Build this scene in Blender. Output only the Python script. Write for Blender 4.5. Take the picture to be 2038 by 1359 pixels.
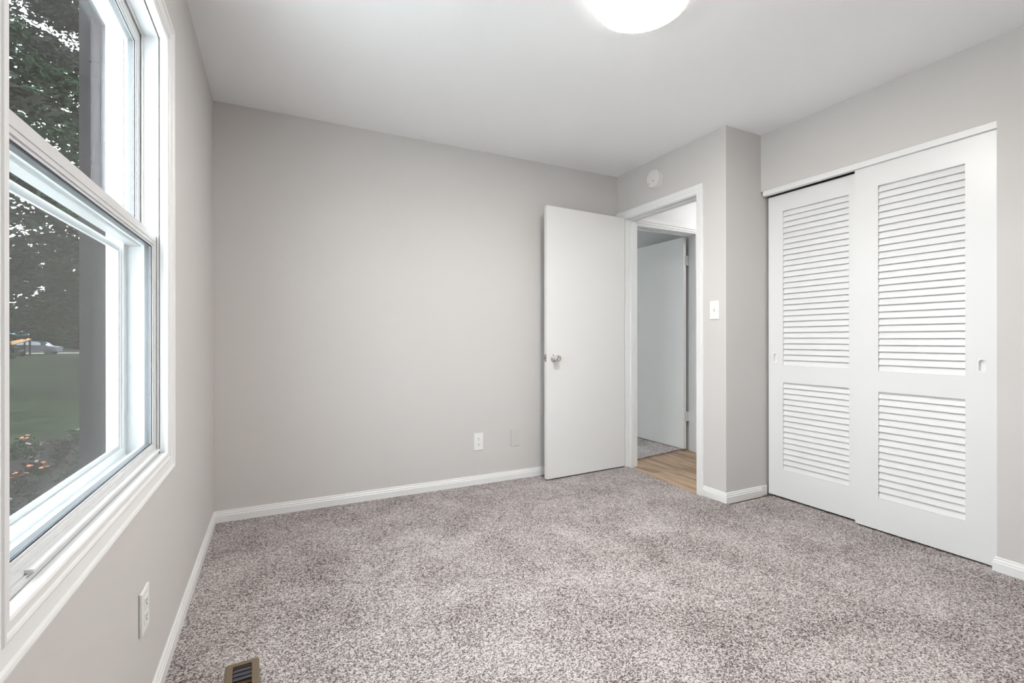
import bpy, bmesh, math, random
from mathutils import Vector, Matrix
random.seed(7)
S = bpy.context.scene
for o in list(bpy.data.objects): bpy.data.objects.remove(o)
C = S.collection
PI = math.pi

# ---------------------------------------------------------------- camera
IW, IH = 2038, 1359
F = 944.75; YAW = .46203; ROLL = -.00094; CX, CZ = .3215, 1.05878
cam = bpy.data.cameras.new('camera'); cam.sensor_width = 36; cam.sensor_fit = 'HORIZONTAL'
cam.lens = F/IW*36; cam.shift_y = -4.28/IW; cam.clip_start = .02; cam.clip_end = 500
co = bpy.data.objects.new('camera', cam); C.objects.link(co)
fw = Vector((math.sin(YAW), math.cos(YAW), 0)); rt = Vector((math.cos(YAW), -math.sin(YAW), 0)); up = Vector((0, 0, 1))
r2 = rt*math.cos(ROLL)+up*math.sin(ROLL); u2 = -rt*math.sin(ROLL)+up*math.cos(ROLL)
co.matrix_world = Matrix(((r2.x, u2.x, -fw.x, CX), (r2.y, u2.y, -fw.y, 0), (r2.z, u2.z, -fw.z, CZ), (0, 0, 0, 1)))
S.camera = co

# ---------------------------------------------------------------- world, exposure
w = bpy.data.worlds.new('overcast_sky'); S.world = w; w.use_nodes = True
nt = w.node_tree; bg = nt.nodes['Background']
bg.inputs[0].default_value = (.86, .95, 1, 1); bg.inputs[1].default_value = 5.2
S.view_settings.view_transform = 'Standard'; S.view_settings.look = 'None'
S.view_settings.gamma = 1; S.view_settings.use_curve_mapping = False
S.view_settings.exposure = 1.48
LAMP = 50.0
HALL = 10.0

# ---------------------------------------------------------------- materials
def mat(name, col, rough=.5, metal=0, spec=.5):
    m = bpy.data.materials.new(name); m.use_nodes = True
    b = m.node_tree.nodes['Principled BSDF']
    b.inputs['Base Color'].default_value = (*col, 1); b.inputs['Roughness'].default_value = rough
    b.inputs['Metallic'].default_value = metal; b.inputs['Specular IOR Level'].default_value = spec
    return m
def nd(m, t, **k):
    n = m.node_tree.nodes.new(t)
    for a, v in k.items():
        if hasattr(n, a): setattr(n, a, v)
        else: n.inputs[a].default_value = v
    return n
def lk(m, a, b): m.node_tree.links.new(a, b)
def coords(m, obj=True):
    return nd(m, 'ShaderNodeTexCoord').outputs['Object']
def bump(m, height, strength, dist):
    b = nd(m, 'ShaderNodeBump'); b.inputs['Strength'].default_value = strength; b.inputs['Distance'].default_value = dist
    lk(m, height, b.inputs['Height']); lk(m, b.outputs[0], m.node_tree.nodes['Principled BSDF'].inputs['Normal'])
    return b
def wallpaint(name, col, sc=260, st=.25, dist=.0008, rough=.7):
    m = mat(name, col, rough, spec=.25)
    n = nd(m, 'ShaderNodeTexNoise'); n.inputs['Scale'].default_value = sc; n.inputs['Detail'].default_value = 3
    lk(m, coords(m), n.inputs['Vector']); bump(m, n.outputs['Fac'], st, dist)
    return m
def ramp(m, fac, stops):
    r = nd(m, 'ShaderNodeValToRGB'); e = r.color_ramp.elements
    while len(e) < len(stops): e.new(.5)
    for el, (p, c) in zip(e, stops): el.position = p; el.color = (*c, 1)
    lk(m, fac, r.inputs[0]); return r.outputs[0]

M = {}
M['wall'] = wallpaint('wall_paint', (.652, .628, .616))
M['ceil'] = wallpaint('ceiling_paint', (.945, .945, .95), 180, .35, .001, .8)
M['trim'] = mat('white_trim_paint', (.84, .845, .845), .35, spec=.4)
M['vinyl'] = mat('white_vinyl', (.72, .725, .73), .3, spec=.45)
M['door'] = mat('white_door_paint', (.81, .81, .80), .38, spec=.4)
M['plate'] = mat('white_plastic', (.86, .86, .85), .35)
M['painted_plate'] = mat('plate_in_wall_paint', (.63, .602, .582), .55, spec=.3)
M['slot'] = mat('dark_slot', (.03, .028, .025), .7)
M['dark'] = mat('black_gap', (.015, .015, .015), .9, spec=0)
M['chrome'] = mat('polished_chrome', (.78, .78, .77), .12, 1)
M['steel'] = mat('painted_steel', (.7, .7, .68), .35, .5)
M['spacer'] = mat('grey_glass_spacer', (.16, .165, .175), .5, .2)
M['gasket'] = mat('dark_gasket', (.03, .03, .05), .6)
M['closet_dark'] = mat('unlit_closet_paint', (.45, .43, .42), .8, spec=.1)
M['brown'] = mat('brown_enamel', (.20, .155, .10), .42, .2)
M['louver_metal'] = mat('register_louvre', (.17, .13, .085), .3, .4)
M['damper'] = mat('damper_blue_sheen', (.13, .14, .19), .4, .5)
M['duct'] = mat('duct_shade_brown', (.04, .022, .016), .6)

# closet door paint with faint brushed grain
m = mat('white_closet_paint', (.80, .805, .805), .33, spec=.45)
mp = nd(m, 'ShaderNodeMapping'); mp.inputs['Scale'].default_value = (60, 60, 3); lk(m, coords(m), mp.inputs['Vector'])
n = nd(m, 'ShaderNodeTexNoise'); n.inputs['Scale'].default_value = 2.5; n.inputs['Detail'].default_value = 3
lk(m, mp.outputs[0], n.inputs['Vector']); bump(m, n.outputs['Fac'], .12, .002); M['closet'] = m

# carpet
def carpet(name):
    m = mat(name, (.4, .37, .36), .95, spec=.05)
    c = coords(m)
    v = nd(m, 'ShaderNodeTexVoronoi'); v.inputs['Scale'].default_value = 225; v.inputs['Randomness'].default_value = 1; lk(m, c, v.inputs['Vector'])
    n1 = nd(m, 'ShaderNodeTexNoise'); n1.inputs['Scale'].default_value = 310; n1.inputs['Detail'].default_value = 3; n1.inputs['Roughness'].default_value = .7; lk(m, c, n1.inputs['Vector'])
    sep = nd(m, 'ShaderNodeSeparateColor'); lk(m, v.outputs['Color'], sep.inputs[0])
    a = nd(m, 'ShaderNodeMath', operation='MULTIPLY_ADD'); lk(m, sep.outputs[0], a.inputs[0]); a.inputs[1].default_value = .42; lk(m, n1.outputs['Fac'], a.inputs[2])
    # large pile-lay mottling
    n2 = nd(m, 'ShaderNodeTexNoise'); n2.inputs['Scale'].default_value = 3.2; n2.inputs['Detail'].default_value = 5; n2.inputs['Roughness'].default_value = .6; n2.inputs['Distortion'].default_value = .5; lk(m, c, n2.inputs['Vector'])
    b = nd(m, 'ShaderNodeMath', operation='MULTIPLY_ADD'); lk(m, n2.outputs['Fac'], b.inputs[0]); b.inputs[1].default_value = .34; lk(m, a.outputs[0], b.inputs[2])
    g = nd(m, 'ShaderNodeMath', operation='MULTIPLY'); lk(m, b.outputs[0], g.inputs[0]); g.inputs[1].default_value = .7
    col = ramp(m, g.outputs[0], [(.42, (.04, .031, .030)), (.53, (.205, .172, .167)), (.64, (.475, .43, .42)), (.77, (.78, .74, .73))])
    lk(m, col, m.node_tree.nodes['Principled BSDF'].inputs['Base Color'])
    bump(m, a.outputs[0], .6, .006)
    return m
M['carpet'] = carpet('speckled_greige_carpet')

# wood planks (run along y)
m = mat('oak_vinyl_plank', (.3, .2, .13), .42, spec=.4)
c = coords(m)
sp = nd(m, 'ShaderNodeSeparateXYZ'); lk(m, c, sp.inputs[0])
br = nd(m, 'ShaderNodeTexBrick'); br.inputs['Scale'].default_value = 1
br.offset = .37; br.inputs['Brick Width'].default_value = 1.1; br.inputs['Row Height'].default_value = .15; br.inputs['Mortar Size'].default_value = .0012
cb = nd(m, 'ShaderNodeCombineXYZ'); lk(m, sp.outputs[1], cb.inputs[0]); lk(m, sp.outputs[0], cb.inputs[1]); lk(m, cb.outputs[0], br.inputs['Vector'])
br.inputs['Color1'].default_value = (0, 0, 0, 1); br.inputs['Color2'].default_value = (1, 1, 1, 1); br.inputs['Mortar'].default_value = (.3, .3, .3, 1)
mp = nd(m, 'ShaderNodeMapping'); mp.inputs['Scale'].default_value = (26, 2.2, 1); lk(m, c, mp.inputs['Vector'])
n = nd(m, 'ShaderNodeTexNoise'); n.inputs['Scale'].default_value = 1; n.inputs['Detail'].default_value = 6; n.inputs['Distortion'].default_value = .7; n.inputs['Roughness'].default_value = .62; lk(m, mp.outputs[0], n.inputs['Vector'])
a = nd(m, 'ShaderNodeMath', operation='MULTIPLY_ADD'); lk(m, br.outputs['Color'], a.inputs[0]); a.inputs[1].default_value = .18; lk(m, n.outputs['Fac'], a.inputs[2])
col = ramp(m, a.outputs[0], [(.36, (.13, .085, .06)), (.5, (.25, .165, .11)), (.62, (.40, .27, .17)), (.75, (.50, .36, .24))])
lk(m, col, m.node_tree.nodes['Principled BSDF'].inputs['Base Color']); M['wood'] = m

# window glass (thin pane) and insect screen
def thin(name, tint, fr):
    m = bpy.data.materials.new(name); m.use_nodes = True; t = m.node_tree
    for x in list(t.nodes): t.nodes.remove(x)
    out = t.nodes.new('ShaderNodeOutputMaterial'); mix = t.nodes.new('ShaderNodeMixShader')
    tr = t.nodes.new('ShaderNodeBsdfTransparent'); tr.inputs[0].default_value = (*tint, 1)
    gl = t.nodes.new('ShaderNodeBsdfGlossy'); gl.inputs['Roughness'].default_value = .01; gl.inputs[0].default_value = (1, 1, 1, 1)
    # Schlick reflectance from the unsigned viewing angle, so both faces of a pane behave alike
    g = t.nodes.new('ShaderNodeNewGeometry'); d = t.nodes.new('ShaderNodeVectorMath'); d.operation = 'DOT_PRODUCT'
    t.links.new(g.outputs['Normal'], d.inputs[0]); t.links.new(g.outputs['Incoming'], d.inputs[1])
    def mth(op, a, b_=None):
        x = t.nodes.new('ShaderNodeMath'); x.operation = op
        for i, v in enumerate((a, b_)):
            if v is None: continue
            if isinstance(v, (int, float)): x.inputs[i].default_value = v
            else: t.links.new(v, x.inputs[i])
        return x.outputs[0]
    k = mth('ADD', mth('MULTIPLY', mth('POWER', mth('SUBTRACT', 1.0, mth('ABSOLUTE', d.outputs['Value'])), 5.0), .3), fr)
    t.links.new(k, mix.inputs[0]); t.links.new(tr.outputs[0], mix.inputs[1]); t.links.new(gl.outputs[0], mix.inputs[2]); t.links.new(mix.outputs[0], out.inputs[0])
    return m
M['glass'] = thin('window_glass', (.96, .97, .97), .012)
m = bpy.data.materials.new('insect_screen_mesh'); m.use_nodes = True; t = m.node_tree
for x in list(t.nodes): t.nodes.remove(x)
out = t.nodes.new('ShaderNodeOutputMaterial'); mix = t.nodes.new('ShaderNodeMixShader'); mix.inputs[0].default_value = .22
tr = t.nodes.new('ShaderNodeBsdfTransparent'); df = t.nodes.new('ShaderNodeBsdfDiffuse'); df.inputs[0].default_value = (.2, .2, .2, 1)
t.links.new(tr.outputs[0], mix.inputs[1]); t.links.new(df.outputs[0], mix.inputs[2]); t.links.new(mix.outputs[0], out.inputs[0]); M['screen'] = m

def emit(name, col, s):
    m = bpy.data.materials.new(name); m.use_nodes = True; b = m.node_tree.nodes['Principled BSDF']
    b.inputs['Base Color'].default_value = (.9, .9, .9, 1); b.inputs['Emission Color'].default_value = (*col, 1); b.inputs['Emission Strength'].default_value = s
    return m
M['lamp'] = emit('lit_opal_diffuser', (1, .96, .91), LAMP)
M['lamp_rim'] = emit('lit_opal_rim', (1, .985, .96), .7)
M['hall_lamp'] = emit('lit_hall_diffuser', (1, .99, .98), HALL)
M['led'] = mat('indicator', (.12, .14, .12), .4)

# outdoors
def noisy(name, c1, c2, sc, rough=.9, detail=5):
    m = mat(name, c1, rough, spec=.03)
    n = nd(m, 'ShaderNodeTexNoise'); n.inputs['Scale'].default_value = sc; n.inputs['Detail'].default_value = detail
    lk(m, coords(m), n.inputs['Vector'])
    lk(m, ramp(m, n.outputs['Fac'], [(.35, c1), (.65, c2)]), m.node_tree.nodes['Principled BSDF'].inputs['Base Color'])
    return m
M['lawn'] = noisy('lawn_turf', (.0022, .0052, .0012), (.0105, .0175, .0055), 2.2, detail=9)
M['soil'] = noisy('garden_soil', (.007, .006, .0055), (.016, .014, .0125), 6)
M['leaf_dark'] = noisy('dark_foliage', (.006, .009, .0065), (.012, .017, .013), .7)
M['leaf_mid'] = noisy('green_foliage', (.007, .014, .0075), (.014, .025, .013), .7)
M['leaf_brown'] = noisy('olive_foliage', (.008, .009, .007), (.015, .0155, .0125), .6)
M['bark'] = noisy('bark', (.006, .005, .004), (.011, .0095, .008), 8)
M['siding'] = mat('dark_exterior_siding', (.014, .0132, .0138), .85, spec=.05)
M['mauve'] = mat('mauve_matte', (.018, .012, .0145), .8, spec=.03)
M['road'] = mat('pale_gravel_road', (.08, .08, .066), .9, spec=.1)
M['petal'] = mat('rust_petal', (.2, .05, .02), .7); M['petal2'] = mat('pink_petal', (.08, .05, .05), .7)
M['blue'] = mat('pale_blue_paint', (.35, .6, .7), .6); M['orange'] = mat('orange_paint', (.75, .42, .2), .6); M['teal'] = mat('teal_paint', (.2, .42, .4), .6)
M['car'] = mat('dark_car_paint', (.06, .055, .07), .3); M['car_glass'] = mat('car_window', (.3, .33, .36), .15); M['tyre'] = mat('tyre_rubber', (.02, .02, .02), .8)
M['brick'] = mat('pale_exterior_wall', (.35, .3, .28), .9)

# ---------------------------------------------------------------- helpers
def link(name, bm, m, parent=None, smooth=False, kind=None):
    me = bpy.data.meshes.new(name); bmesh.ops.recalc_face_normals(bm, faces=bm.faces); bm.to_mesh(me); bm.free()
    o = bpy.data.objects.new(name, me); C.objects.link(o)
    for x in (m if isinstance(m, (list, tuple)) else [m]): me.materials.append(x)
    if smooth:
        for p in me.polygons: p.use_smooth = True
    if parent:
        o.parent = parent; o.matrix_parent_inverse = parent.matrix_world.inverted()
    if kind: o['kind'] = kind
    return o
def empty(name, loc, label=None, cat=None, group=None, kind=None):
    o = bpy.data.objects.new(name, None); C.objects.link(o); o.location = loc; o.matrix_world = Matrix.Translation(loc); o.empty_display_size = .05
    tag(o, label, cat, group, kind); return o
def tag(o, label=None, cat=None, group=None, kind=None):
    if label: o['label'] = label
    if cat: o['category'] = cat
    if group: o['group'] = group
    if kind: o['kind'] = kind
    return o
def box(bm, x0, x1, y0, y1, z0, z1, bev=0, mi=0):
    g = bmesh.ops.create_cube(bm, size=1)
    for v in g['verts']:
        v.co = Vector(((x0+x1)/2+v.co.x*(x1-x0), (y0+y1)/2+v.co.y*(y1-y0), (z0+z1)/2+v.co.z*(z1-z0)))
    fs = set(f for v in g['verts'] for f in v.link_faces)
    for f in fs: f.material_index = mi
    if bev:
        es = list(set(e for v in g['verts'] for e in v.link_edges))
        r = bmesh.ops.bevel(bm, geom=es, offset=bev, segments=2, profile=.5, affect='EDGES')
        for f in r['faces']: f.material_index = mi
    return g
def BX(*bs, bev=0):
    bm = bmesh.new()
    for b in bs: box(bm, *b, bev=bev)
    return bm
def prism(bm, pts, z0, z1):
    a = [bm.verts.new((x, y, z0)) for x, y in pts]; b = [bm.verts.new((x, y, z1)) for x, y in pts]
    bm.faces.new(a); bm.faces.new(b)
    for i in range(len(pts)): bm.faces.new((a[i], a[(i+1) % len(pts)], b[(i+1) % len(pts)], b[i]))
def sweep(bm, prof, path, closed=False):
    """prof: closed loop of (d,t); path: list of functions (d,t)->xyz. rings joined in order."""
    rings = [[bm.verts.new(f(d, t)) for d, t in prof] for f in path]
    n = len(rings); k = len(prof)
    for i in range(n if closed else n-1):
        A, B = rings[i], rings[(i+1) % n]
        for j in range(k): bm.faces.new((A[j], A[(j+1) % k], B[(j+1) % k], B[j]))
    if not closed: bm.faces.new(rings[0]); bm.faces.new(rings[-1])
def frame_yz(bm, prof, y0, y1, z0, z1, xf=lambda t: t, closed=True):
    """rectangular frame in a yz plane; d grows outwards from the opening"""
    P = [lambda d, t: (xf(t), y0-d, z0-d), lambda d, t: (xf(t), y0-d, z1+d), lambda d, t: (xf(t), y1+d, z1+d), lambda d, t: (xf(t), y1+d, z0-d)]
    if not closed: P[0] = lambda d, t: (xf(t), y0-d, z0); P[3] = lambda d, t: (xf(t), y1+d, z0)
    sweep(bm, prof, P, closed)
def rect(d0, d1, t0, t1): return [(d0, t0), (d1, t0), (d1, t1), (d0, t1)]
def lathe(bm, prof, origin, axis, seg=32, mi=0):
    """prof (r, h) revolved about axis ('x','y','z' or vector)"""
    ax = Vector(axis).normalized(); q = ax.to_track_quat('Z', 'Y'); O = Vector(origin); rings = []
    for r, h in prof:
        if r < 1e-6: rings.append([bm.verts.new(O+q @ Vector((0, 0, h)))])
        else: rings.append([bm.verts.new(O+q @ Vector((r*math.cos(2*PI*i/seg), r*math.sin(2*PI*i/seg), h))) for i in range(seg)])
    for A, B in zip(rings, rings[1:]):
        for i in range(seg):
            j = (i+1) % seg
            if len(A) == 1 and len(B) == 1: continue
            if len(A) == 1: f = bm.faces.new((A[0], B[i], B[j]))
            elif len(B) == 1: f = bm.faces.new((A[i], A[j], B[0]))
            else: f = bm.faces.new((A[i], A[j], B[j], B[i]))
            f.material_index = mi
    for R in (rings[0], rings[-1]):
        if len(R) > 1:
            f = bm.faces.new(R); f.material_index = mi
def rounded(w, h, r, seg=5):
    pts = []
    for cx, cy, a in ((w/2-r, h/2-r, 0), (-w/2+r, h/2-r, 90), (-w/2+r, -h/2+r, 180), (w/2-r, -h/2+r, 270)):
        for i in range(seg+1):
            t = math.radians(a+90*i/seg); pts.append((cx+r*math.cos(t), cy+r*math.sin(t)))
    return pts

# ---------------------------------------------------------------- room dimensions
D, W1, Y1, W2, H = 3.222, 2.9275, 2.1295, 3.270, 2.44
YR = -.32                      # rear wall, just behind the camera
WT = .115
YC0, YC1, ZC = .9535, Y1, 2.0568   # closet opening
DY0, DY1, DZ = 2.368, 3.107, 2.055  # doorway in the door wall
WY0, WY1, WZ0, WZ1 = .852, 1.886, .69, 2.036   # window rough reveal

def struct(name, bm, m, parent=None, label=None, **k):
    o = link(name, bm, m, parent, **k)
    if not parent: o['kind'] = 'structure'
    if label: o['label'] = label
    return o
# floor (carpet) with the edge to the hall boards
bm = bmesh.new(); prism(bm, [(-.02, YR-.02), (4.0, YR-.02), (4.0, 2.08), (W1+.0, 2.10), (2.887, 2.34), (2.945, 3.115), (W1, D+.02), (-.02, D+.02)], -.06, 0)
struct('floor', bm, M['carpet'], label='greige speckled wall-to-wall carpet of the bedroom')
bm = bmesh.new(); prism(bm, [(2.80, 2.10), (4.6, 2.10), (4.6, 3.5), (2.80, 3.5)], -.075, -.012)
struct('floor_hall', bm, M['wood'], label='brown wood-look plank floor of the hall')
bm = bmesh.new(); prism(bm, [(2.62, 3.20), (3.05, 3.235), (3.163, 3.262), (3.486, 3.325), (3.8635, 3.384), (3.95, 3.39), (6.2, 3.39), (6.2, 6.6), (2.62, 6.6)], -.06, 0)
struct('floor_far_room', bm, M['carpet'], label='speckled carpet of the room across the hall')
struct('ceiling', BX((-.2, 4.75, YR-.15, D+.1, H, H+.1)), M['ceil'], label='smooth white bedroom ceiling')
struct('wall_left', BX((-.15, 0, YR-.15, WY0-.01, -.7, H), (-.15, 0, WY1+.01, D+.115, -.7, H), (-.15, 0, WY0-.01, WY1+.01, -.7, WZ0-.01), (-.15, 0, WY0-.01, WY1+.01, WZ1+.01, H)), M['wall'], label='greige window wall on the left')
struct('wall_back', BX((0, W1+WT, D, D+.115, -.05, H)), M['wall'], label='long greige back wall')
struct('wall_rear', BX((0, W2+WT, YR-.115, YR, -.05, H)), M['wall'])
def simple_window(name, x0, x1, z0, z1, ya, yb, yin):
    e_ = empty(name, ((x0+x1)/2, (ya+yb)/2, z0), kind='structure')
    w_ = .05; zm = (z0+z1)/2
    link('frame', BX((x0, x0+w_, ya, yb, z0, z1), (x1-w_, x1, ya, yb, z0, z1), (x0, x1, ya, yb, z0, z0+w_), (x0, x1, ya, yb, z1-w_, z1), (x0, x1, ya, yb, zm-.02, zm+.02)), M['vinyl'], e_)
    link('glass', BX((x0+w_, x1-w_, (ya+yb)/2-.002, (ya+yb)/2+.002, z0+w_, z1-w_)), M['glass'], e_)
    a_, b_ = min(yin, yin-.016), max(yin, yin-.016)
    c_ = .06
    link('casing', BX((x0-c_, x0, a_, b_, z0-c_, z1+c_), (x1, x1+c_, a_, b_, z0-c_, z1+c_), (x0, x1, a_, b_, z0-c_, z0), (x0, x1, a_, b_, z1, z1+c_)), M['trim'], e_)
simple_window('added_window', 2.65, 3.8, .3, 2.3, 6.53, 6.57, 6.5)  # unseen window added to bring daylight into the room across the hall
struct('wall_doorway', BX((W1, W1+WT, Y1, DY0-.02, -.05, H), (W1, W1+WT, DY1+.02, D, -.05, H), (W1, W1+WT, DY0-.02, DY1+.02, DZ+.02, H), (W1+WT, 4.0, Y1, Y1+.10, -.05, H)), M['wall'], label='greige wall and corner around the open doorway')
struct('wall_right', BX((W2, W2+WT, YR, YC0, -.05, H), (W2, W2+WT, YC0, Y1, ZC, H)), M['wall'], label='greige wall over and beside the closet')
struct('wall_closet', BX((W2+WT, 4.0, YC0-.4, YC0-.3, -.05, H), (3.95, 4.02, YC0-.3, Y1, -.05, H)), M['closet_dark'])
# hall and far room shells
HY = 3.233
struct('wall_hall_end', BX((W1+WT, 3.062, HY, HY+.108, -.05, 2.44), (3.05, 3.90, HY, HY+.106, 2.062, 2.44), (3.90, 4.7, HY, HY+.108, -.05, 2.44)), mat('hall_white_paint', (.8, .8, .8), .7), label='white hall wall above the far doorway')
struct('wall_hall_side', BX((4.45, 4.55, 2.1, HY, -.05, 2.44), ), mat('hall_side_paint', (.8, .8, .8), .7))
struct('wall_hall_near', BX((W1+WT+.96, 4.55, 2.129, 2.229, -.05, 2.44), ), M['wall'])
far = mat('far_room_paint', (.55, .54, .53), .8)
struct('wall_far_room', BX((2.55, 2.62, HY+.108, 6.6, -.05, 2.44), (3.905, 4.05, HY+.108, 6.6, -.05, 2.44), (2.55, 2.65, 6.5, 6.6, -.05, 2.44), (3.8, 4.05, 6.5, 6.6, -.05, 2.44), (2.65, 3.8, 6.5, 6.6, -.05, .3), (2.65, 3.8, 6.5, 6.6, 2.3, 2.44), (4.7, 6.2, HY, HY+.108, -.05, 2.44), (2.55, W1+WT, HY+.02, HY+.108, -.05, 2.44)), far, label='shaded walls of the room across the hall')  # side wall set close behind the open door to darken its hinge gap
struct('ceiling_far_room', BX((2.5, 6.3, D+.1, 6.7, 2.44, 2.54), (4.75, 6.3, 2.0, D+.1, 2.44, 2.54)), M['ceil'])

# ---------------------------------------------------------------- baseboards
HB, BT = .0687, .013
bp = [(0, 0), (BT, 0), (BT, HB*.62), (BT-.0025, HB*.68), (BT-.0025, HB*.78), (BT-.006, HB*.86), (BT-.0065, HB*.97), (BT-.009, HB), (0, HB)]
def base(name, pts, label=None):
    """pts: list of (x,y, nx,ny) with the offset direction of the profile"""
    bm = bmesh.new()
    sweep(bm, [(d, z) for d, z in bp], [(lambda d, t, P=P: (P[0]+P[2]*d, P[1]+P[3]*d, t-.004)) for P in pts])
    struct(name, bm, M['trim'], label=label)
base('baseboard_left', [(0, YR, 1, 0), (0, D, 1, -1)], 'white baseboard under the window')
base('baseboard_back', [(0, D, 1, -1), (W1-.02, D, 0, -1)], 'white baseboard along the back wall')
base('baseboard_doorway', [(W1, 2.3155, -1, 0), (W1, Y1, -1, -1), (W2-.006, Y1, 0, -1)], 'short white baseboard wrapping the wall corner between door and closet')
base('baseboard_right', [(W2+.03, YC0, 0, 1), (W2, YC0, -1, 1), (W2, YR, -1, 0)], 'white baseboard right of the closet')
struct('baseboard_closet', BX((W2-.004, W2+.052, Y1-.008, Y1, 0, HB-.006)), M['trim'])

# ---------------------------------------------------------------- window
win = empty('window_1', (-.05, (WY0+WY1)/2, WZ0), 'white double-hung window with picture-frame casing, trees outside', kind='structure')
# interior casing
bm = bmesh.new(); cw = .066
cp = [(0, 0), (0, .007), (.004, .009), (.016, .009), (.018, .0115), (.022, .013), (.026, .0125), (.028, .010), (.050, .013), (.053, .017), (.058, .0185), (.063, .0175), (cw, .013), (cw, 0)]
frame_yz(bm, [(d-.003, t) for d, t in cp], WY0, WY1, WZ0, WZ1)
link('casing', bm, M['trim'], win)
# wood jamb extension between casing and vinyl frame, thin dark joint behind it
bm = bmesh.new(); frame_yz(bm, rect(0, .012, -.0145, .001), WY0, WY1, WZ0, WZ1); link('jamb', bm, M['trim'], win)
bm = bmesh.new(); frame_yz(bm, rect(.0015, .012, -.0165, -.0145), WY0, WY1, WZ0, WZ1); link('joint', bm, M['dark'], win)
# vinyl frame: track walls, parting ridges, outer stop
bm = bmesh.new()
frame_yz(bm, rect(0, .012, -.115, -.0165), WY0, WY1, WZ0, WZ1)
frame_yz(bm, rect(-.0045, .001, -.0215, -.017), WY0, WY1, WZ0, WZ1)
frame_yz(bm, rect(-.0065, .001, -.061, -.0565), WY0, WY1, WZ0, WZ1)
frame_yz(bm, rect(-.033, .001, -.108, -.1), WY0, WY1, WZ0, WZ1)
frame_yz(bm, rect(-.026, .001, -.113, -.108), WY0, WY1, WZ0, WZ1)
box(bm, -.1, -.02, WY0, WY1, WZ0-.001, WZ0+.009)
link('frame', bm, M['vinyl'], win)
bm = bmesh.new(); frame_yz(bm, rect(-.006, .05, -.15, -.116), WY0, WY1, WZ0-.008, WZ1+.004)
frame_yz(bm, rect(-.012, .02, -.132, -.116), WY0, WY1, WZ0, WZ1)
link('exterior_trim', bm, M['vinyl'], win)
def sash(name, x0, x1, ga0, ga1, gz0, gz1, ws, wb, wt, lab):
    """x0 inner face, x1 outer face; glass rectangle; widths of stile, bottom and top rail"""
    bm = bmesh.new(); y0, y1 = ga0, ga1
    def ring(dy, db, dtp, t0, t1, o=0):
        P = []
        for (yy, zz, sy, sz) in ((y0, gz0, -1, -1), (y0, gz1, -1, 1), (y1, gz1, 1, 1), (y1, gz0, 1, -1)):
            P.append((yy, zz, sy, sz))
        pr = []
        def f(P):
            def g(d, t):
                dd = dy if d == 1 else o
                dz = (db if P[3] < 0 else dtp) if d == 1 else o
                return (t, P[0]+P[2]*dd, P[1]+P[3]*dz)
            return g
        sweep(bm, [(0, t0), (1, t0), (1, t1), (0, t1)], [f(p) for p in P], True)
    ring(ws, wb, wt, x0-.003, x1)                       # body
    ring(ws-.0, wb, wt, x0, x0-.0035, .006)            # raised inner face
    ring(ws, wb, wt, x0+.0015, x0-.001, .016)          # second step
    o = link(name, bm, M['vinyl'], win); o['label'] = lab
    g = bmesh.new(); gx1 = x0-.009; gx2 = gx1-.016
    g1 = BX((gx1-.0015, gx1+.0015, y0-.004, y1+.004, gz0-.004, gz1+.004), (gx2-.0015, gx2+.0015, y0-.004, y1+.004, gz0-.004, gz1+.004))
    link('glass', g1, M['glass'], o)
    # spacer bar and gasket line around the glass
    b2 = bmesh.new(); frame_yz(b2, rect(-.0015, .003, gx2+.0016, gx1-.0016), y0, y1, gz0, gz1); link('spacer', b2, M['spacer'], o)
    b3 = bmesh.new(); frame_yz(b3, rect(-.0022, .002, gx1+.0016, gx1+.0036), y0, y1, gz0, gz1); link('gasket', b3, M['gasket'], o)
    g.free()
    return o
gy0, gy1 = WY0+.033, 1.853
lo = sash('lower_sash', -.0245, -.056, gy0, gy1, .7295, 1.355, .031, .030, .038, 'lower sliding sash with two groove lines along its top rail')
us = sash('upper_sash', -.066, -.098, gy0, gy1, 1.391, 1.992, .031, .036, .042, 'upper sash set further out')
bm = bmesh.new()   # lift ledge and latch on the lower sash
box(bm, -.026, -.0115, WY0+.13, WY1-.008, .7005, .7065, bev=.0015)
link('lift_rail', bm, M['vinyl'], lo)
bm = bmesh.new(); frame_yz(bm, rect(0, .019, -.1155, -.1085), WY0+.045, WY1-.052, WZ0+.045, 1.33, closed=True)
sc = link('screen_frame', bm, M['vinyl'], win)
bm = BX((-.1122, -.1118, WY0+.04, WY1-.045, WZ0+.04, 1.335)); link('screen_mesh', bm, M['screen'], sc)

# ---------------------------------------------------------------- doorway casing + jamb, open door
bm = bmesh.new()
dc = [(0, 0), (0, .008), (.006, .010), (.020, .0105), (.026, .014), (.044, .0155), (.049, .0155), (.052, .012), (.0545, .0115), (.0545, 0)]
P = [lambda d, t: (W1-t, DY0-.004-d, -.01), lambda d, t: (W1-t, DY0-.004-d, DZ+.005+d*1.12), lambda d, t: (W1-t, DY1+.004+d*2.0, DZ+.005+d*1.12), lambda d, t: (W1-t, DY1+.004+d*2.0, -.01)]
sweep(bm, dc, P)
struct('trim_1', bm, M['trim'], label='white casing around the open bedroom doorway')
bm = bmesh.new()
frame_yz(bm, rect(0, .02, W1-.001, W1+WT+.001), DY0, DY1, -.012, DZ, closed=False)
frame_yz(bm, rect(-.011, .001, W1+.045, W1+.078), DY0, DY1, -.012, DZ, closed=False)
struct('trim_2', bm, M['trim'], label='white jamb and stop lining the bedroom doorway')
bm = bmesh.new()
P = [lambda d, t: (W1+WT+t, DY0-.004-d, -.01), lambda d, t: (W1+WT+t, DY0-.004-d, DZ+.005+d), lambda d, t: (W1+WT+t, DY1+.004+d, DZ+.005+d), lambda d, t: (W1+WT+t, DY1+.004+d, -.01)]
sweep(bm, dc, P); struct('trim_5', bm, M['trim'])
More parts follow.
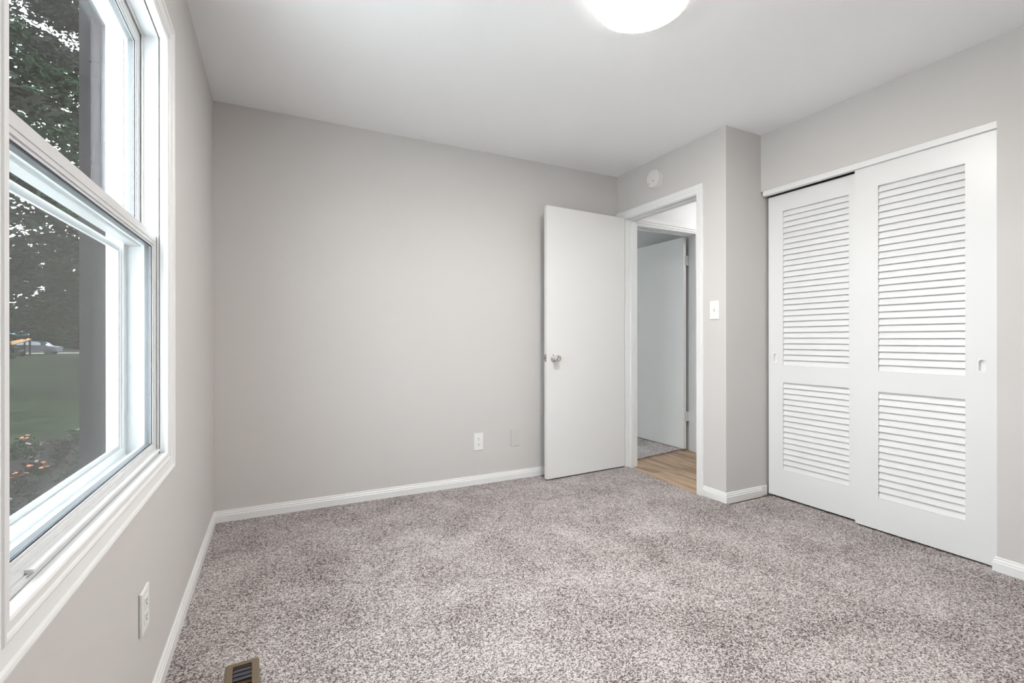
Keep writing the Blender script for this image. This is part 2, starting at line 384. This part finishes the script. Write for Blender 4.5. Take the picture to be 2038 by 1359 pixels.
st = BX((W1+.026, W1+.054, DY0-.001, DY0+.0015, .87, .945)); so = struct('strike_plate', st, M['chrome'])
del so['kind']; tag(so, 'small metal strike plate on the right doorway jamb', 'strike plate')

def knob(parent, O, ax, roseR=.031):
    k = bmesh.new()
    lathe(k, [(0, 0), (roseR, 0), (roseR, .003), (roseR*.93, .007), (roseR*.6, .010), (.013, .012), (.0115, .030), (.014, .036), (.0235, .043), (.0275, .052), (.027, .060), (.0235, .067), (.019, .070), (.017, .0675), (0, .068)], O, ax, 40)
    link('door_knob', k, M['chrome'], parent, smooth=True)
# open door: hinge at far right of the picture plane
dl = Vector((2.136, 3.060, 0)); dr = Vector((2.910, 3.1035, 0)); dv = (dr-dl).normalized(); dn = Vector((-dv.y, dv.x, 0))
door = empty('door_1', (2.91, 3.12, 0), 'white flat slab door standing open against the back wall', kind='structure')
bm = bmesh.new(); q = [dl, dr, dr+dn*.035, dl+dn*.035]; prism(bm, [(p.x, p.y) for p in q], .0095, 2.062)
bmesh.ops.bevel(bm, geom=list(bm.edges), offset=.0015, segments=2, affect='EDGES')
link('slab', bm, M['door'], door)
kp = dl+dv*.062
knob(door, (kp.x, kp.y, .917), -dn)
knob(door, (kp.x+dn.x*.035, kp.y+dn.y*.035, .917), dn)
bm = bmesh.new()
box(bm, -.0012, .003, -.0125, .0125, -.028, .028, bev=.0008)
lp = link('latch_plate', bm, M['chrome'], door)
b = bmesh.new(); box(b, -.010, 0, -.007, .007, -.009, .009, bev=.002); lb = link('latch_bolt', b, mat('brass_latch', (.35, .3, .25), .3, 1), lp)
b = bmesh.new()
sws = []
for zz in (-.02, .02):
    b = bmesh.new(); lathe(b, [(0, -.0022), (.004, -.0018), (.004, 0), (0, 0)], (0, 0, zz), (1, 0, 0), 12); sws.append(link('screw', b, M['slot'], lp))
ang = math.atan2(dv.y, dv.x)
for o in (lp,):
    o.matrix_parent_inverse = Matrix(); o.matrix_local = Matrix.Translation(Vector((dl.x+dn.x*.0175-2.91, dl.y+dn.y*.0175-3.12, .917))) @ Matrix.Rotation(ang, 4, 'Z')
for o in [lb]+sws: o.matrix_parent_inverse = Matrix(); o.matrix_local = Matrix()
for zz in (.22, 1.03, 1.84):
    b = bmesh.new(); lathe(b, [(0, -.045), (.0055, -.045), (.0055, .045), (0, .045)], (2.918, 3.146, zz), (0, 0, 1), 12); link('hinge', b, M['steel'], door)

# ---------------------------------------------------------------- door across the hall
d2 = empty('door_2', (3.84, 3.345, 0), 'white slab door open in the room across the hall', kind='structure')
bm = bmesh.new(); prism(bm, [(3.822, 3.341), (3.857, 3.341), (3.848, 4.10), (3.813, 4.10)], .005, 2.036)
bmesh.ops.bevel(bm, geom=list(bm.edges), offset=.0015, segments=2, affect='EDGES'); link('slab', bm, M['door'], d2)
knob(d2, (3.8135, 4.042, .908), (-1, -.012, 0))
for zc in (1.816, .3155):
    b = bmesh.new(); lathe(b, [(0, -.047), (.0055, -.047), (.0055, .047), (0, .047)], (3.873, 3.343, zc), (0, 0, 1), 12)
    box(b, 3.836, 3.874, 3.3385, 3.3405, zc-.045, zc+.045); box(b, 3.876, 3.892, 3.333, 3.3405, zc-.045, zc+.045)
    link('hinge', b, M['steel'], d2)
# jambs and casing of that doorway
bm = bmesh.new(); prism(bm, [(3.8645, HY-.002), (3.891, 3.341), (3.93, 3.341), (3.93, HY-.002)], -.03, 2.0505)
box(bm, 3.05, 3.87, HY-.002, 3.341, 2.0505, 2.07); box(bm, 3.045, 3.064, HY-.002, 3.341, -.03, 2.06)
box(bm, 3.062, 3.87, HY+.05, HY+.085, 2.040, 2.052)
struct('trim_3', bm, M['trim'], label='white jamb of the doorway across the hall')
bm = bmesh.new()
def P4(x, d, t): return (x, HY-t, 0)
for (t0, t1, f0, f1) in ((0, .009, 0, 1), (.009, .013, .28, 1), (.013, .017, .55, .97)):
    # head casing, slightly wider towards the left
    zl0, zl1, zr0, zr1 = 2.0525, 2.131, 2.0475, 2.106
    vs = []
    for x, za, zb in ((3.05, zl0, zl1+.006), (3.93, zr0, zr1)):
        a_, b_ = za+(zb-za)*f0, za+(zb-za)*f1
        vs.append([bm.verts.new((x, HY-t0, a_)), bm.verts.new((x, HY-t1, a_)), bm.verts.new((x, HY-t1, b_)), bm.verts.new((x, HY-t0, b_))])
    A, B = vs
    for j in range(4): bm.faces.new((A[j], A[(j+1) % 4], B[(j+1) % 4], B[j]))
    bm.faces.new(A); bm.faces.new(B)
box(bm, 3.875, 3.935, HY-.014, HY, -.02, 2.05)
struct('trim_4', bm, M['trim'], label='white head casing over the doorway across the hall')

# ---------------------------------------------------------------- closet
bm = BX((W2+.003, W2+.036, YC0, 2.1178, 2.0240, 2.0572))
struct('trim_6', bm, M['trim'], label='narrow white header strip above the sliding closet doors')
bm = BX((W2+.040, W2+.044, YC0-.02, Y1, 2.03, ZC), (W2+.036, W2+.1, YC0, Y1, 2.052, ZC+.001)); struct('closet_track', bm, M['dark'])  # track and lining; shade of the gap above the doors is in their black
bpy.data.objects['closet_track'].name = 'trim_7'
struct('wall_closet_return', BX((W2+.0, W2+.10, YC0-.001, YC0+.0, 0, .001)), M['closet_dark'])
bpy.data.objects.remove(bpy.data.objects['wall_closet_return'])
def closet_door(name, xf, y0, y1, z0, z1, ly0, ly1, panels, pully, label):
    """xf room-side face; y0<y1; panels: list of (z0,z1,n)"""
    t = .030
    e = empty(name, (xf+t/2, (y0+y1)/2, 0), label, kind='structure')
    bm = bmesh.new(); pz0, pz1, pw = .903, .962, .0135
    (a0, a1, _), (b0, b1, _) = panels
    # stiles, the one with the finger pull built around its hole
    for (s0, s1) in ((y0, ly0), (ly1, y1)):
        if s0 < pully < s1:
            box(bm, xf, xf+t, s0, s1, z0, pz0); box(bm, xf, xf+t, s0, s1, pz1, z1)
            box(bm, xf, xf+t, s0, pully-pw, pz0, pz1); box(bm, xf, xf+t, pully+pw, s1, pz0, pz1)
        else: box(bm, xf, xf+t, s0, s1, z0, z1)
    for (r0, r1) in ((z0, a0), (a1, b0), (b1, z1)): box(bm, xf, xf+t, ly0, ly1, r0, r1)
    bmesh.ops.remove_doubles(bm, verts=bm.verts, dist=1e-5)
    link('frame', bm, M['closet'], e)
    for (c0, c1, n) in panels:
        bm = bmesh.new(); p = (c1-c0)/n
        for i in range(n):
            zb = c0+i*p; zt = zb+p+.004
            if i == n-1: zt = c1
            pr = [(xf+.004, zb+.0015), (xf+.0055, zb), (xf+.0105, zb), (xf+.0235, zt-.001), (xf+.0175, zt)]
            A = [bm.verts.new((x, ly0-.001, z)) for x, z in pr]; B = [bm.verts.new((x, ly1+.001, z)) for x, z in pr]
            k = len(pr); bm.faces.new(A); bm.faces.new(B)
            for j in range(k): bm.faces.new((A[j], A[(j+1) % k], B[(j+1) % k], B[j]))
        link('louver_panel', bm, M['closet'], e)
    # recessed finger pull: rim and cup
    bm = bmesh.new(); o_ = rounded(.034, .068, .0165); i_ = rounded(.0235, .0565, .0115); i2 = rounded(.0215, .0545, .0105)
    L = [[bm.verts.new((x, pully+a, .9325+b)) for a, b in pts] for x, pts in ((xf-.0002, o_), (xf-.0015, o_), (xf-.0015, i_), (xf+.013, i2))]
    for A, B in zip(L, L[1:]):
        for j in range(len(A)): bm.faces.new((A[j], A[(j+1) % len(A)], B[(j+1) % len(A)], B[j]))
    bm.faces.new(L[-1]); link('finger_pull', bm, M['trim'], e)
    return e
closet_door('door_3', W2+.018, .946, 1.5563, .0095, 2.0235, 1.0712, 1.4395, [(.1825, .7685, 16), (.8795, 1.9025, 28)], 1.0105, 'right white louvred closet door, sliding in front')
closet_door('door_4', W2+.055, 1.502, 2.1135, .0125, 2.0175, 1.6078, 2.0120, [(.1945, .7725, 16), (.8840, 1.9055, 28)], 2.0645, 'left white louvred closet door, sliding behind')

# ---------------------------------------------------------------- things on walls, floor and ceiling
def plate_bm(w_, h_, t, bev=.002):
    bm = bmesh.new(); box(bm, -w_/2, w_/2, -t, 0, -h_/2, h_/2, bev=bev); return bm
def place(e, ch, rz):
    pass
def wall_thing(name, loc, rz, label, cat):
    """local frame: x right, -y out of the wall, z up"""
    e = bpy.data.objects.new(name, None); C.objects.link(e); e.empty_display_size = .03
    e.location = loc; e.rotation_euler = (0, 0, rz); tag(e, label, cat); return e
def child(name, bm, m, e, smooth=False):
    o = link(name, bm, m, None, smooth); o.parent = e; return o
def receptacle(e, z, m):
    bm = bmesh.new(); pts = rounded(.034, .028, .010)
    A = [bm.verts.new((x, -.0065, zz+z)) for x, zz in pts]; B = [bm.verts.new((x, -.0035, zz+z)) for x, zz in pts]
    bm.faces.new(A); bm.faces.new(B)
    for j in range(len(A)): bm.faces.new((A[j], A[(j+1) % len(A)], B[(j+1) % len(A)], B[j]))
    r = child('receptacle', bm, m, e)
    b = bmesh.new()
    box(b, -.0075, -.005, -.0069, -.006, z-.001, z+.0075); box(b, .005, .007, -.0069, -.006, z+.0, z+.0065)
    lathe(b, [(0, .0001), (.0028, .0001), (.0028, .0009), (0, .0009)], (0, -.0061, z-.0075), (0, -1, 0), 12)
    s = link('slot', b, M['slot']); s.parent = r
e = wall_thing('outlet', (1.651, D-.0003, .311), 0, 'white duplex outlet on the back wall left of the blank plate', 'outlet')
child('cover_plate', plate_bm(.073, .124, .005), M['plate'], e); receptacle(e, .0205, M['plate']); receptacle(e, -.0205, M['plate'])
b = bmesh.new(); lathe(b, [(0, 0), (.003, 0), (.003, .0016), (0, .0016)], (0, -.0045, 0), (0, -1, 0), 12); child('screw', b, M['steel'], e)
e = wall_thing('blank_plate', (1.950, D-.0003, .3125), 0, 'blank cover plate painted wall colour, between outlet and door', 'cover plate')
child('cover_plate', plate_bm(.073, .124, .0055), M['painted_plate'], e)
for zz in (-.042, .042):
    b = bmesh.new(); lathe(b, [(0, 0), (.003, 0), (.003, .0014), (0, .0014)], (0, -.005, zz), (0, -1, 0), 12); child('screw', b, M['painted_plate'], e)
e = wall_thing('outlet', (.0003, 1.585, .333), PI/2, 'white outlet low on the left wall under the window', 'outlet')
child('cover_plate', plate_bm(.078, .115, .008, .003), M['plate'], e)
for zz in (-.0205, .0205):
    bm = bmesh.new(); box(bm, -.017, .017, -.0095, -.006, zz-.0145, zz+.0145, bev=.001); r = child('receptacle', bm, M['plate'], e)
    b = bmesh.new(); box(b, -.0075, -.005, -.0099, -.009, zz, zz+.008); box(b, .005, .007, -.0099, -.009, zz, zz+.007)
    lathe(b, [(0, .0001), (.0026, .0001), (.0026, .0009), (0, .0009)], (0, -.0092, zz-.006), (0, -1, 0), 12); s = link('slot', b, M['slot']); s.parent = r
e = wall_thing('light_switch', (W1-.0003, 2.2165, 1.2525), -PI/2, 'white toggle light switch right of the bedroom doorway', 'light switch')
child('cover_plate', plate_bm(.0735, .122, .006), M['plate'], e)
b = bmesh.new(); box(b, -.005, .005, -.0066, -.004, -.012, .012); child('toggle_slot', b, M['painted_plate'], e)
b = bmesh.new(); box(b, -.0038, .0038, -.016, -.004, .0, .008, bev=.001); child('toggle', b, M['plate'], e)
for zz in (-.03, .03):
    b = bmesh.new(); lathe(b, [(0, 0), (.0027, 0), (.0027, .0014), (0, .0014)], (0, -.0055, zz), (0, -1, 0), 12); child('screw', b, M['steel'], e)

e = wall_thing('smoke_detector', (W1-.0003, 2.7605, 2.2845), -PI/2, 'round white smoke detector above the doorway', 'smoke detector')
b = bmesh.new(); lathe(b, [(0, 0), (.071, 0), (.071, .009), (.069, .011), (0, .011)], (0, 0, 0), (0, -1, 0), 56); child('mounting_base', b, M['plate'], e)
b = bmesh.new(); lathe(b, [(0, .013), (.0675, .013), (.0685, .016), (.067, .028), (.0645, .033), (.060, .0355), (0, .0365)], (0, 0, 0), (0, -1, 0), 56); child('body', b, mat('detector_plastic', (.78, .755, .74), .5), e, False)
b = bmesh.new(); lathe(b, [(0, 0), (.066, 0), (.066, .004), (0, .004)], (0, -.0105, 0), (0, -1, 0), 40); child('vent_gap', b, M['slot'], e)
b = bmesh.new(); lathe(b, [(0, 0), (.0045, 0), (.0045, .0014), (0, .0014)], (.010, -.0362, -.022), (0, -1, 0), 16); child('test_button', b, M['led'], e)
b = bmesh.new(); lathe(b, [(0, 0), (.0038, 0), (.0038, .0014), (0, .0014)], (-.036, -.0359, -.034), (0, -1, 0), 16); child('indicator_light', b, M['led'], e)

# ceiling light
LX, LY = 1.628, 1.458
e = empty('ceiling_light', (LX, LY, H), 'round glowing white flush ceiling light', 'ceiling light')
b = bmesh.new(); lathe(b, [(0, -.0005), (.150, -.0005), (.150, -.018), (0, -.017)], (LX, LY, H), (0, 0, 1), 64); link('base', b, M['trim'], e)
b = bmesh.new(); lathe(b, [(.150, -.016), (.170, -.016), (.1765, -.019), (.1785, -.026), (.1785, -.046), (.175, -.052)], (LX, LY, H), (0, 0, 1), 72)
for f in list(b.faces):
    if len(f.verts) > 4: b.faces.remove(f)
link('diffuser_rim', b, M['lamp_rim'], e, smooth=True)
b = bmesh.new(); lathe(b, [(0, -.018), (.150, -.018), (.168, -.046), (.1755, -.0515), (.165, -.056), (.12, -.060), (0, -.063)], (LX, LY, H), (0, 0, 1), 72); link('diffuser', b, M['lamp'], e, smooth=True)
e = empty('ceiling_light', (3.95, 2.72, H), 'round white light on the hall ceiling', 'ceiling light')
b = bmesh.new(); lathe(b, [(0, -.0005), (.10, -.0005), (.10, -.012), (0, -.012)], (3.95, 2.72, H), (0, 0, 1), 40); link('base', b, M['trim'], e)
b = bmesh.new(); lathe(b, [(0, -.01), (.11, -.01), (.12, -.03), (.1, -.05), (0, -.06)], (3.95, 2.72, H), (0, 0, 1), 40); link('diffuser', b, M['hall_lamp'], e, smooth=True)

# floor register
e = bpy.data.objects.new('floor_register', None); C.objects.link(e); e.location = (.2295, 1.649, .001); e.rotation_euler = (0, 0, math.radians(2.5)); e.empty_display_size = .05
tag(e, 'brown metal floor register with slats set in the carpet near the window wall', 'floor vent')
rw, rl = .0485, .140; iw, il = .0265, .117
b = bmesh.new(); o_ = rounded(2*rw, 2*rl, .008, 3); i_ = rounded(2*iw, 2*il, .001, 3)
oi = rounded(2*rw-.012, 2*rl-.012, .006, 3)
L = [[b.verts.new((x, y, z)) for x, y in p_] for z, p_ in ((-.001, o_), (.002, o_), (.0055, oi), (.0055, i_), (-.010, i_))]
for A, B_ in zip(L, L[1:]):
    for j in range(len(A)): b.faces.new((A[j], A[(j+1) % len(A)], B_[(j+1) % len(A)], B_[j]))
child('faceplate', b, M['brown'], e)
b = bmesh.new(); ns = 11
for i in range(ns):
    y = -il+(i+.5)*2*il/ns
    y += .0106*.0; A = [(y-.0012, .0052), (y+.0012, .0052), (y+.0030, .0014), (y+.0012, .0014)]
    va = [b.verts.new((-iw, yy, zz)) for yy, zz in A]; vb = [b.verts.new((iw, yy, zz)) for yy, zz in A]
    b.faces.new(va); b.faces.new(vb)
    for j in range(4): b.faces.new((va[j], va[(j+1) % 4], vb[(j+1) % 4], vb[j]))
child('louvers', b, M['louver_metal'], e)
b = bmesh.new(); box(b, -iw-.001, iw+.001, -il-.001, il+.001, -.002, .0008); child('duct_shade', b, M['duct'], e)  # dark sheet above the carpet; the duct's shade is in its colour
b = bmesh.new(); box(b, -iw+.002, iw-.0005, il-.068, il-.006, .0008, .0013); child('damper', b, M['damper'], e)  # plate under the far slots only; their blue reflection is in its colour

# ---------------------------------------------------------------- outdoors
GZ = -.6
bm = BX((-260, 200, -60, 260, GZ-.1, GZ)); struct('ground', bm, M['lawn'], label='green lawn outside the window')
bm = bmesh.new(); prism(bm, [(-.16, -14), (-.16, 2.3), (-1.6, 2.3), (-6, 9), (-24, 9), (-24, -14)], GZ-.05, GZ+.012); prism(bm, [(2, 6.61), (9, 6.61), (9, 16), (2, 16)], GZ-.05, GZ+.012); struct('bounce_ground', bm, mat('bounce_concrete', (.8, .79, .77), .9, spec=.1), label='pale concrete drive added beside the house to bounce daylight in')  # pale ground added outside the windows to reflect skylight indoors
bm = BX((-120, -2, 74, 81, GZ, GZ+.02)); o = struct('road', bm, M['road'], label='pale strip of road beyond the lawn')
bm = bmesh.new(); prism(bm, [(-2.4, 4.3), (-.16, 3.0), (-.16, 9.6), (-2.4, 10.6), (-4.2, 10.0)], GZ, GZ+.03); struct('garden_bed', bm, M['soil'], label='dark planting bed outside the window')
# projecting part of the house seen through the right of the window
bm = bmesh.new(); box(bm, -.532, -.15, 3.0, 5.2, GZ, 3.4)
struct('wall_exterior', bm, M['siding'], label='dark projecting outside wall seen through the window')
bm = bmesh.new(); box(bm, -.475, -.40, 2.945, 2.992, 1.72, 2.62, bev=.006)  # upright mauve strip in front of the dark wall
for zz in (1.9, 2.4): box(bm, -.482, -.393, 2.943, 2.996, zz, zz+.02)
tag(link('mauve_strip', bm, M['mauve']), 'upright mauve strip on the dark outside wall', 'mauve_strip')

def leaf(bm, c, s, n=None, up_=.3):
    a = Vector((random.gauss(0, 1), random.gauss(0, 1), random.gauss(0, 1)*up_)).normalized()
    b_ = a.cross(Vector((random.gauss(0, 1), random.gauss(0, 1), random.gauss(0, 1)))).normalized()
    a *= s; b_ *= s*.42
    bm.faces.new([bm.verts.new(c+x) for x in (a*-1, b_*-.9, a*.1+b_*-1, a, a*.1+b_, b_*.9)])
def tree(x, y, h, r, trunk, nl, ls, m, label, shape='round', low=.12):
    e = empty('tree', (x, y, GZ), label, 'tree', 'trees beyond the lawn')
    bm = bmesh.new()
    lathe(bm, [(0, 0), (trunk*1.3, 0), (trunk, .4), (trunk*.7, h*.45), (trunk*.2, h*.85), (0, h*.86)], (x, y, GZ), (random.uniform(-.03, .03), random.uniform(-.03, .03), 1), 10)
    for k in range(9):
        z = h*(low+.08+.07*k); a = random.uniform(0, 2*PI)
        lathe(bm, [(0, 0), (trunk*.35, 0), (trunk*.1, r*.75), (0, r*.8)], (x, y, GZ+z), (math.cos(a), math.sin(a), .35), 6)
    link('trunk', bm, M['bark'], e, True)
    bm = bmesh.new(); cl = []
    for k in range(max(14, int(nl/150))):
        t = random.random(); z = low+(1-low)*t
        rr = r*(1-t)**.8 if shape == 'cone' else r*math.sqrt(max(.05, 1-(2*t-.9)**2))
        a = random.uniform(0, 2*PI); q = rr*math.sqrt(random.uniform(.15, 1))
        cl.append((Vector((x+q*math.cos(a), y+q*math.sin(a), GZ+h*z)), max(.35, rr*.30)))
    for k in range(nl):
        c_, s_ = random.choice(cl)
        v = Vector([random.gauss(0, 1) for _ in range(3)]).normalized()*s_*random.uniform(.3, 1.15)
        v.z *= .5
        leaf(bm, c_+v, ls*random.uniform(.6, 1.3))
    link('foliage', bm, m, e)
    return e
sl = lambda y, k: CX-k*y
# k: slope of the sight line (.373 left edge of the glass ... .252 right edge)
TR = [
    (14.5, .55, 10.5, 2.9, .2, 8000, .15, 'leaf_brown', 'round', .30, 'spreading tree nearest the window'),
    (21, .385, 12.3, 3.6, .25, 22000, .12, 'leaf_mid', 'round', .1, 'green rounded tree at the left edge of the window view'),
    (31, .255, 26, 3.9, .35, 24000, .16, 'leaf_dark', 'round', .1, 'tall dark tree in the right of the window view'),
    (44, .262, 30, 5.4, .4, 18000, .27, 'leaf_brown', 'round', .06, 'olive tree behind the green one'),
    (58, .21, 26, 5.6, .5, 10000, .45, 'leaf_dark', 'cone', .05, 'dark conical tree beside the outside wall'),
    (61, .46, 24, 5.4, .5, 7000, .5, 'leaf_mid', 'round', .03, 'far green tree at the lawn edge on the left'),
    (92, .42, 27, 6.6, .6, 8000, .7, 'leaf_dark', 'round', .0, 'dark tree standing beyond the road on the left'),
    (96, .12, 28, 8.0, .6, 8000, .7, 'leaf_brown', 'round', .0, 'olive tree standing beyond the road on the right'),
    (113, .26, 34, 8.0, .6, 8000, .8, 'leaf_dark', 'round', .0, 'tallest dark tree standing far beyond the road'),
    (116, .50, 26, 7.5, .6, 6000, .8, 'leaf_dark', 'round', .0, 'far dark tree beyond the road, furthest left'),
]
for (y, k, h, r, tk, nl, ls, mm, shp, low, lab) in TR: tree(sl(y, k), y, h, r, tk, nl, ls, M[mm], lab, shp, low)
# hedge-like woodland along the horizon
bm = bmesh.new()
for k in range(12000):
    leaf(bm, Vector((random.uniform(-110, -5), random.uniform(131, 134), GZ+abs(random.gauss(0, 1))*4.5)), random.uniform(.7, 1.4))
tag(link('woodland_edge', bm, M['leaf_dark']), 'dark undergrowth along the far side of the road', 'undergrowth', kind='stuff')
# flowers in the bed
def plant(x, y, h, m, fl, label):
    e = empty('garden_plant', (x, y, GZ+.03), label, 'plant', 'plants in the garden bed')
    bm = bmesh.new()
    for k in range(120):
        a = random.uniform(0, 2*PI); q = random.uniform(0, h*.5)
        leaf(bm, Vector((x+q*math.cos(a), y+q*math.sin(a), GZ+.04+h*random.uniform(.05, .9))), h*.11)
    for k in range(6):
        a = random.uniform(0, 2*PI); lathe(bm, [(0, 0), (.006, 0), (.004, h*.9), (0, h*.9)], (x, y, GZ+.02), (math.cos(a)*.35, math.sin(a)*.35, 1), 5)
    link('foliage', bm, m, e)
    if fl:
        for k in range(6):
            bm = bmesh.new(); a = random.uniform(0, 2*PI); q = random.uniform(0, h*.5)
            lathe(bm, [(0, .0), (.023, .009), (.02, .015), (0, .01)], (x+q*math.cos(a), y+q*math.sin(a), GZ+h*random.uniform(.8, 1.05)), (random.uniform(-.5, .5), random.uniform(-.5, .5), 1), 8)
            link('flower', bm, fl, e)
spots = []
for _ in range(6000):
    if len(spots) >= 26: break
    y = random.uniform(5.3, 9.6); k = random.uniform(.26, .39); hh = random.uniform(.2, .32)
    if all(math.hypot(y-a, sl(y, k)-b) > .6*(hh+c_) + .1 for a, b, c_ in spots): spots.append((y, sl(y, k), hh))
for (y, x, hh) in spots:
    fl = random.choice([M['petal'], None, None, M['petal2'], None])
    lab = 'leafy bedding plant with rust blooms' if fl is M['petal'] else 'leafy bedding plant with pale pink blooms' if fl is M['petal2'] else 'low leafy green bedding plant without blooms'
    plant(x, y, hh, M[random.choice(['leaf_mid', 'leaf_dark', 'leaf_brown'])], fl, lab)
# distant play set and car at the edge of the lawn
y = 68; x = sl(y, .3585)
e = empty('play_set', (x, y, GZ), 'small distant play set with pale blue roof and orange slide', 'play set')
bm = bmesh.new(); prism(bm, [(x-1.3, y-.8), (x+1.1, y-.8), (x+1.1, y+.8), (x-1.3, y+.8)], GZ+2.15, GZ+2.25)
box(bm, x-.9, x+.8, y-.5, y+.5, GZ+2.25, GZ+2.6); link('roof', bm, M['blue'], e)
bm = bmesh.new()
for sx in (-1, .8):
    for sy in (-.6, .6): box(bm, x+sx-.06, x+sx+.06, y+sy-.06, y+sy+.06, GZ, GZ+2.15)
box(bm, x-1, x+.8, y-.6, y+.6, GZ+1.0, GZ+1.1); link('posts', bm, M['bark'], e)
bm = bmesh.new(); A = [(x-.6, GZ+.9), (x+1.6, GZ+1.75), (x+1.6, GZ+2.0), (x-.6, GZ+1.35)]
va = [bm.verts.new((a, y-1.1, z)) for a, z in A]; vb = [bm.verts.new((a, y-.7, z)) for a, z in A]; bm.faces.new(va); bm.faces.new(vb)
for j in range(4): bm.faces.new((va[j], va[(j+1) % 4], vb[(j+1) % 4], vb[j]))
link('slide', bm, M['orange'], e)
bm = bmesh.new(); lathe(bm, [(0, 0), (.13, 0), (.11, 1.5), (0, 1.5)], (x-2.3, y-.9, GZ), (.15, 0, 1), 8); link('swing_post', bm, M['teal'], e)
y = 71; x = sl(y, .338)
e = empty('car', (x, y, GZ), 'dark car parked at the far edge of the lawn', 'car')
bm = bmesh.new(); pr = [(-2.1, .35), (2.1, .35), (2.15, .85), (1.3, .98), (.7, 1.5), (-1.1, 1.52), (-1.9, 1.0), (-2.15, .9)]
va = [bm.verts.new((x+a, y-.85, GZ+z)) for a, z in pr]; vb = [bm.verts.new((x+a, y+.85, GZ+z)) for a, z in pr]; bm.faces.new(va); bm.faces.new(vb)
for j in range(len(pr)): bm.faces.new((va[j], va[(j+1) % len(pr)], vb[(j+1) % len(pr)], vb[j]))
link('body', bm, M['car'], e)
bm = bmesh.new(); box(bm, x-1.2, x+.75, y-.87, y+.87, GZ+1.05, GZ+1.42); link('window', bm, M['car_glass'], e)
for sx in (-1.35, 1.35):
    for sy in (-.9, .72):
        bm = bmesh.new(); lathe(bm, [(0, 0), (.33, 0), (.33, .18), (0, .18)], (x+sx, y+sy, GZ+.33), (0, 1, 0), 16); link('wheel', bm, M['tyre'], e)
